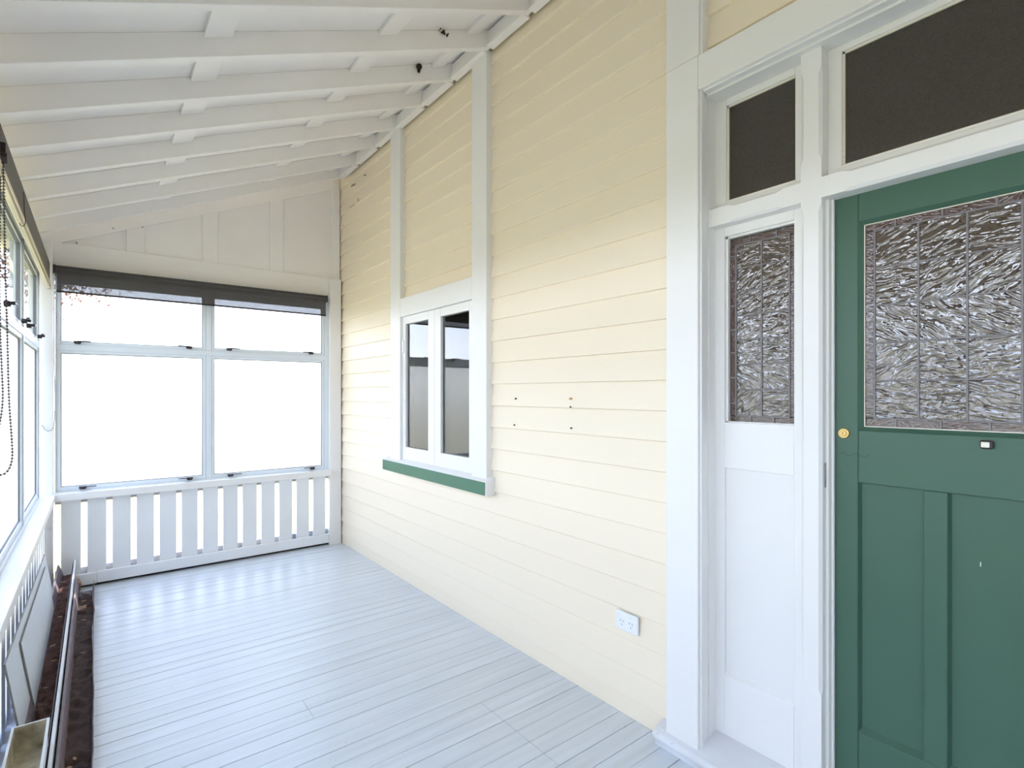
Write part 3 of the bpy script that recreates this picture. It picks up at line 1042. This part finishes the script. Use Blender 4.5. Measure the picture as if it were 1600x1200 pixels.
def gutter(name, outer, thick, y0, y1, label, litter_z, lx0, lx1, litmat, wav=0.0, lip=None):
    """Open channel: outer profile polyline (x, z) from left rim to right rim, given a wall thickness."""
    n = len(outer)
    root = empty(name, ((outer[0][0] + outer[-1][0]) / 2, (y0 + y1) / 2, 0.0))
    tag(root, label, 'gutter')
    m = M()
    cx = sum(p[0] for p in outer) / n
    inner = []
    for i, p in enumerate(outer):
        a, b = Vector(outer[max(i - 1, 0)]), Vector(outer[min(i + 1, n - 1)])
        d = (b - a).normalized()
        nrm = Vector((-d.y, d.x))
        inner.append((p[0] + nrm.x * thick, p[1] + nrm.y * thick))
    N = 70
    for i in range(N + 1):
        yy = y0 + (y1 - y0) * i / N
        for ring in (outer, inner):
            for j, p in enumerate(ring):
                wx = wz = 0.0
                if wav and j == n - 1:
                    wx = wav * (noise.noise(Vector((yy * 3.0, 1.7, 0))) * 1.2 + 0.5 * noise.noise(Vector((yy * 9.0, 4.0, 0))))
                    wz = wav * 0.8 * noise.noise(Vector((yy * 5.0, 9.0, 0)))
                m.v.append((p[0] + wx, yy, p[1] + wz))
    S = 2 * n
    for i in range(N):
        for j in range(n - 1):
            a = i * S + j
            m.f.append((a, a + 1, a + S + 1, a + S))
            m.mi.append(0)
            a = i * S + n + j
            m.f.append((a, a + S, a + S + 1, a + 1))
            m.mi.append(1)
        for j, jj in ((0, n), (n - 1, 2 * n - 1)):
            a, b = i * S + j, i * S + jj
            m.f.append((a, a + S, b + S, b))
            m.mi.append(0)
    for i in (0, N):
        for j in range(n - 1):
            m.f.append((i * S + j, i * S + n + j, i * S + n + j + 1, i * S + j + 1))
            m.mi.append(0)
    m.build('channel', [GUTTER, GUTTIN], root)
    # litter bed: a lumpy strip
    m = M()
    NX, NY = 9, 260
    ya, yb = y0 + 0.004, y1 - 0.03
    for i in range(NY + 1):
        yy = ya + (yb - ya) * i / NY
        for j in range(NX + 1):
            xx = lx0 + (lx1 - lx0) * j / NX
            h = 0.016 * noise.fractal(Vector((xx * 26, yy * 17, 3.0)), 1.0, 2.0, 4) + 0.010 * abs(noise.noise(Vector((xx * 60, yy * 42, 8.0))))
            taper = min(1.0, (y1 - yy) / 0.35)
            m.v.append((xx, yy, litter_z + h - 0.018 * (1 - taper)))
    for i in range(NY):
        for j in range(NX):
            a = i * (NX + 1) + j
            m.f.append((a, a + 1, a + NX + 2, a + NX + 1))
            m.mi.append(0)
    o = m.build('leaf_litter', litmat, root, smooth=True)
    tag(o, kind='stuff')
    return root


g1 = gutter('roof_gutter', [(-0.213, 0.200), (-0.206, 0.196), (-0.176, 0.10), (-0.158, 0.004), (-0.128, 0.004), (-0.126, 0.10), (-0.1265, 0.211)], 0.003,
            1.90, 4.885, 'brown roof gutter full of leaf litter beside the leaning sheets', 0.146, -0.187, -0.1295, LITTER)
g2 = gutter('roof_gutter', [(-0.112, 0.100), (-0.106, 0.102), (-0.098, 0.05), (-0.092, 0.004), (-0.014, 0.004), (-0.010, 0.03), (-0.009, 0.070)], 0.003,
            1.85, 4.80, 'brown roof gutter with dry silt nearest the open floor', 0.020, -0.094, -0.014, SOIL, wav=0.009)
rr = random.Random(11)
for root, xs, zz, ylo, yhi, n in ((g1, (-0.172, -0.14), 0.158, 2.95, 4.6, 5), (g2, (-0.078, -0.03), 0.032, 2.0, 4.5, 6)):
    for i in range(n):
        cx, cy = rr.uniform(*xs), rr.uniform(ylo, yhi)
        a = rr.uniform(0, 6.28)
        L, W = rr.uniform(0.010, 0.016), rr.uniform(0.004, 0.007)
        m = M()
        pts = [(-L, 0, 0), (-L * .3, W, .003), (L * .5, W * .8, .002), (L, 0, .004), (L * .4, -W, 0), (-L * .4, -W * .8, .002)]
        vs = [(cx + p[0] * math.cos(a) - p[1] * math.sin(a), cy + p[0] * math.sin(a) + p[1] * math.cos(a), zz + p[2]) for p in pts]
        vs += [(v[0], v[1], v[2] - 0.0015) for v in vs]
        m.add(vs, [(0, 1, 2, 3, 4, 5), (11, 10, 9, 8, 7, 6)] + [(i_, (i_ + 1) % 6, 6 + (i_ + 1) % 6, 6 + i_) for i_ in range(6)])
        m.build('dry_leaf', LEAFDRY, root)

m = M()
m.prism([(-0.1215, 0.004), (-0.1195, 0.004), (-0.1195, 0.214), (-0.1115, 0.214), (-0.1115, 0.218), (-0.1215, 0.218)], 'y', 1.9, 4.885)
fs = m.build('metal_flashing', FLASH)
tag(fs, 'long thin white metal flashing standing between the two gutters', 'flashing')

# planter trough
tr = empty('planter_trough', (-0.17, 2.12, 0.215))
tag(tr, 'grimy cream plastic planter trough set on the leaf filled gutter', 'planter')


def trough():
    m = M()
    y0, y1 = 1.86, 2.385
    rim = [(-0.2185, y0), (-0.1235, y0), (-0.1235, y1), (-0.2185, y1)]
    bot = [(-0.212, y0 + 0.01), (-0.128, y0 + 0.01), (-0.128, y1 - 0.01), (-0.212, y1 - 0.01)]
    zt_, zb_ = 0.302, 0.2155
    r = 0.007

    def ins(p, d):
        cx, cy = -0.171, (y0 + y1) / 2
        return (p[0] + (d if p[0] < cx else -d), p[1] + (d if p[1] < cy else -d))
    rings = [[(*p, zb_) for p in bot], [(*p, zt_ - 0.012) for p in [ins(q, 0.005) for q in rim]], [(*p, zt_ - 0.012) for p in rim], [(*p, zt_) for p in rim],
             [(*ins(p, r), zt_) for p in rim], [(*ins(p, 0.006), zb_ + 0.008) for p in bot]]
    vs = [p for q in rings for p in q]
    out = M()
    for k in range(4):
        out.add(vs, [(k * 4 + i, k * 4 + (i + 1) % 4, (k + 1) * 4 + (i + 1) % 4, (k + 1) * 4 + i) for i in range(4)], 0)
    out.add(vs, [(3, 2, 1, 0)], 0)
    inn = M()
    inn.add(vs, [(16 + i, 16 + (i + 1) % 4, 20 + (i + 1) % 4, 20 + i) for i in range(4)] + [(20, 21, 22, 23)], 0)
    return out, inn


o_, i_ = trough()
o_.build('trough_body', TRAY, tr)
i_.build('trough_lining', TRAYIN, tr)

# little brown clump of leaves behind the gutters at the end rail
m = M()
for i in range(7):
    m.octa((-0.098 + rr.uniform(-0.014, 0.014), 4.87 + rr.uniform(-0.015, 0.015), 0.012 + rr.uniform(0, 0.05) + 0.02), rr.uniform(0.012, 0.02))
m.box(-0.108, -0.088, 4.86, 4.88, 0.002, 0.03)
lc = m.build('leaf_clump', LEAFDRY)
tag(lc, 'small brown clump of dead leaves behind the gutters at end rail', 'leaves')

# mud nests under the roof
m = M()
m.ball((1.52, 2.838, zr(1.52) + 0.080), 0.018, 1.0)
m.ball((1.52, 2.842, zr(1.52) + 0.060), 0.010, 1.4)
tag(m.build('mud_nest', NEST, None, smooth=True), 'small dark mud wasp nest stuck beside a rafter', 'nest', 'mud nests under the roof lining')
m = M()
for i in range(9):
    m.octa((1.462 + rr.uniform(-0.03, 0.03), 2.462 - rr.uniform(0, 0.008), zr(1.46) + 0.085 + rr.uniform(-0.02, 0.014)), rr.uniform(0.003, 0.009))
m.ball((1.462, 2.460, zr(1.46) + 0.085), 0.009)
tag(m.build('mud_nest', NEST), 'ragged brown spider nest on the rafter nearest the window stud', 'nest', 'mud nests under the roof lining')


# ------------------------------------------------------------------ trees outside
def tree(name, loc, h, crown_r, leafmat, nleaf, lsize, label, seed, lean=0.0, crown_z=0.34):
    rg = random.Random(seed)
    root = empty(name, loc)
    tag(root, label, 'tree', 'trees outside the windows')
    L = Vector(loc)
    m = M()
    top = L + Vector((0.1 + lean, 0, h * (crown_z + 0.16)))
    m.tube([L, L + Vector((0.04 + lean * 0.3, 0.02, h * 0.3)), top], [0.04 * h / 3, 0.03 * h / 3, 0.02 * h / 3], 8)
    tips = []
    for i in range(16):
        a = rg.uniform(0, 6.28)
        el = rg.uniform(-0.1, 1.2)
        ln = crown_r * rg.uniform(0.6, 1.05)
        s = L + Vector((0.05 + lean * 0.9, 0, h * rg.uniform(crown_z, crown_z + 0.16)))
        e_ = s + Vector((math.cos(a) * math.cos(el), math.sin(a) * math.cos(el), math.sin(el) + 0.2)) * ln
        mid = s.lerp(e_, 0.5) + Vector((rg.uniform(-.1, .1), rg.uniform(-.1, .1), rg.uniform(0, .15))) * crown_r
        m.tube([s, mid, e_], [0.009 * h / 3, 0.006 * h / 3, 0.0025 * h / 3], 5)
        tips += [(mid, e_)]
        for q in range(4):
            b = mid.lerp(e_, rg.uniform(0, 0.9))
            f = b + Vector((rg.uniform(-1, 1), rg.uniform(-1, 1), rg.uniform(-.4, .9))) * crown_r * 0.35
            m.tube([b, f], [0.003 * h / 3, 0.0015 * h / 3], 4)
            tips.append((b, f))
    m.build('trunk', BARK, root)
    m = M()
    for i in range(nleaf):
        a, b = rg.choice(tips)
        p = a.lerp(b, rg.uniform(0.2, 1.1)) + Vector((rg.gauss(0, 1), rg.gauss(0, 1), rg.gauss(0, 1))) * crown_r * 0.11
        u = Vector((rg.gauss(0, 1), rg.gauss(0, 1), rg.gauss(0, 1))).normalized()
        w = u.orthogonal().normalized()
        s = lsize * rg.uniform(0.6, 1.2)
        m.add([p - u * s, p + w * s * 0.45, p + u * s, p - w * s * 0.45], [(0, 1, 2, 3)])
    tag(m.build('foliage', leafmat, root), kind='stuff')
    return root


tree('autumn_tree', (-0.85, 12.5, -0.55), 7.6, 2.0, LEAFO, 9500, 0.05, 'bare branched tree with orange leaves beyond the end window', 5, crown_z=0.46)
tree('autumn_tree', (6.9, 17.0, -0.55), 10.0, 3.2, LEAFO, 12000, 0.06, 'taller orange leaved tree farther back beyond the end window', 9, lean=-1.8, crown_z=0.50)
tree('leafy_tree', (-7.4, 12.0, -0.55), 6.5, 2.3, LEAFG, 9000, 0.09, 'green leafy tree mirrored in the casement panes', 21)
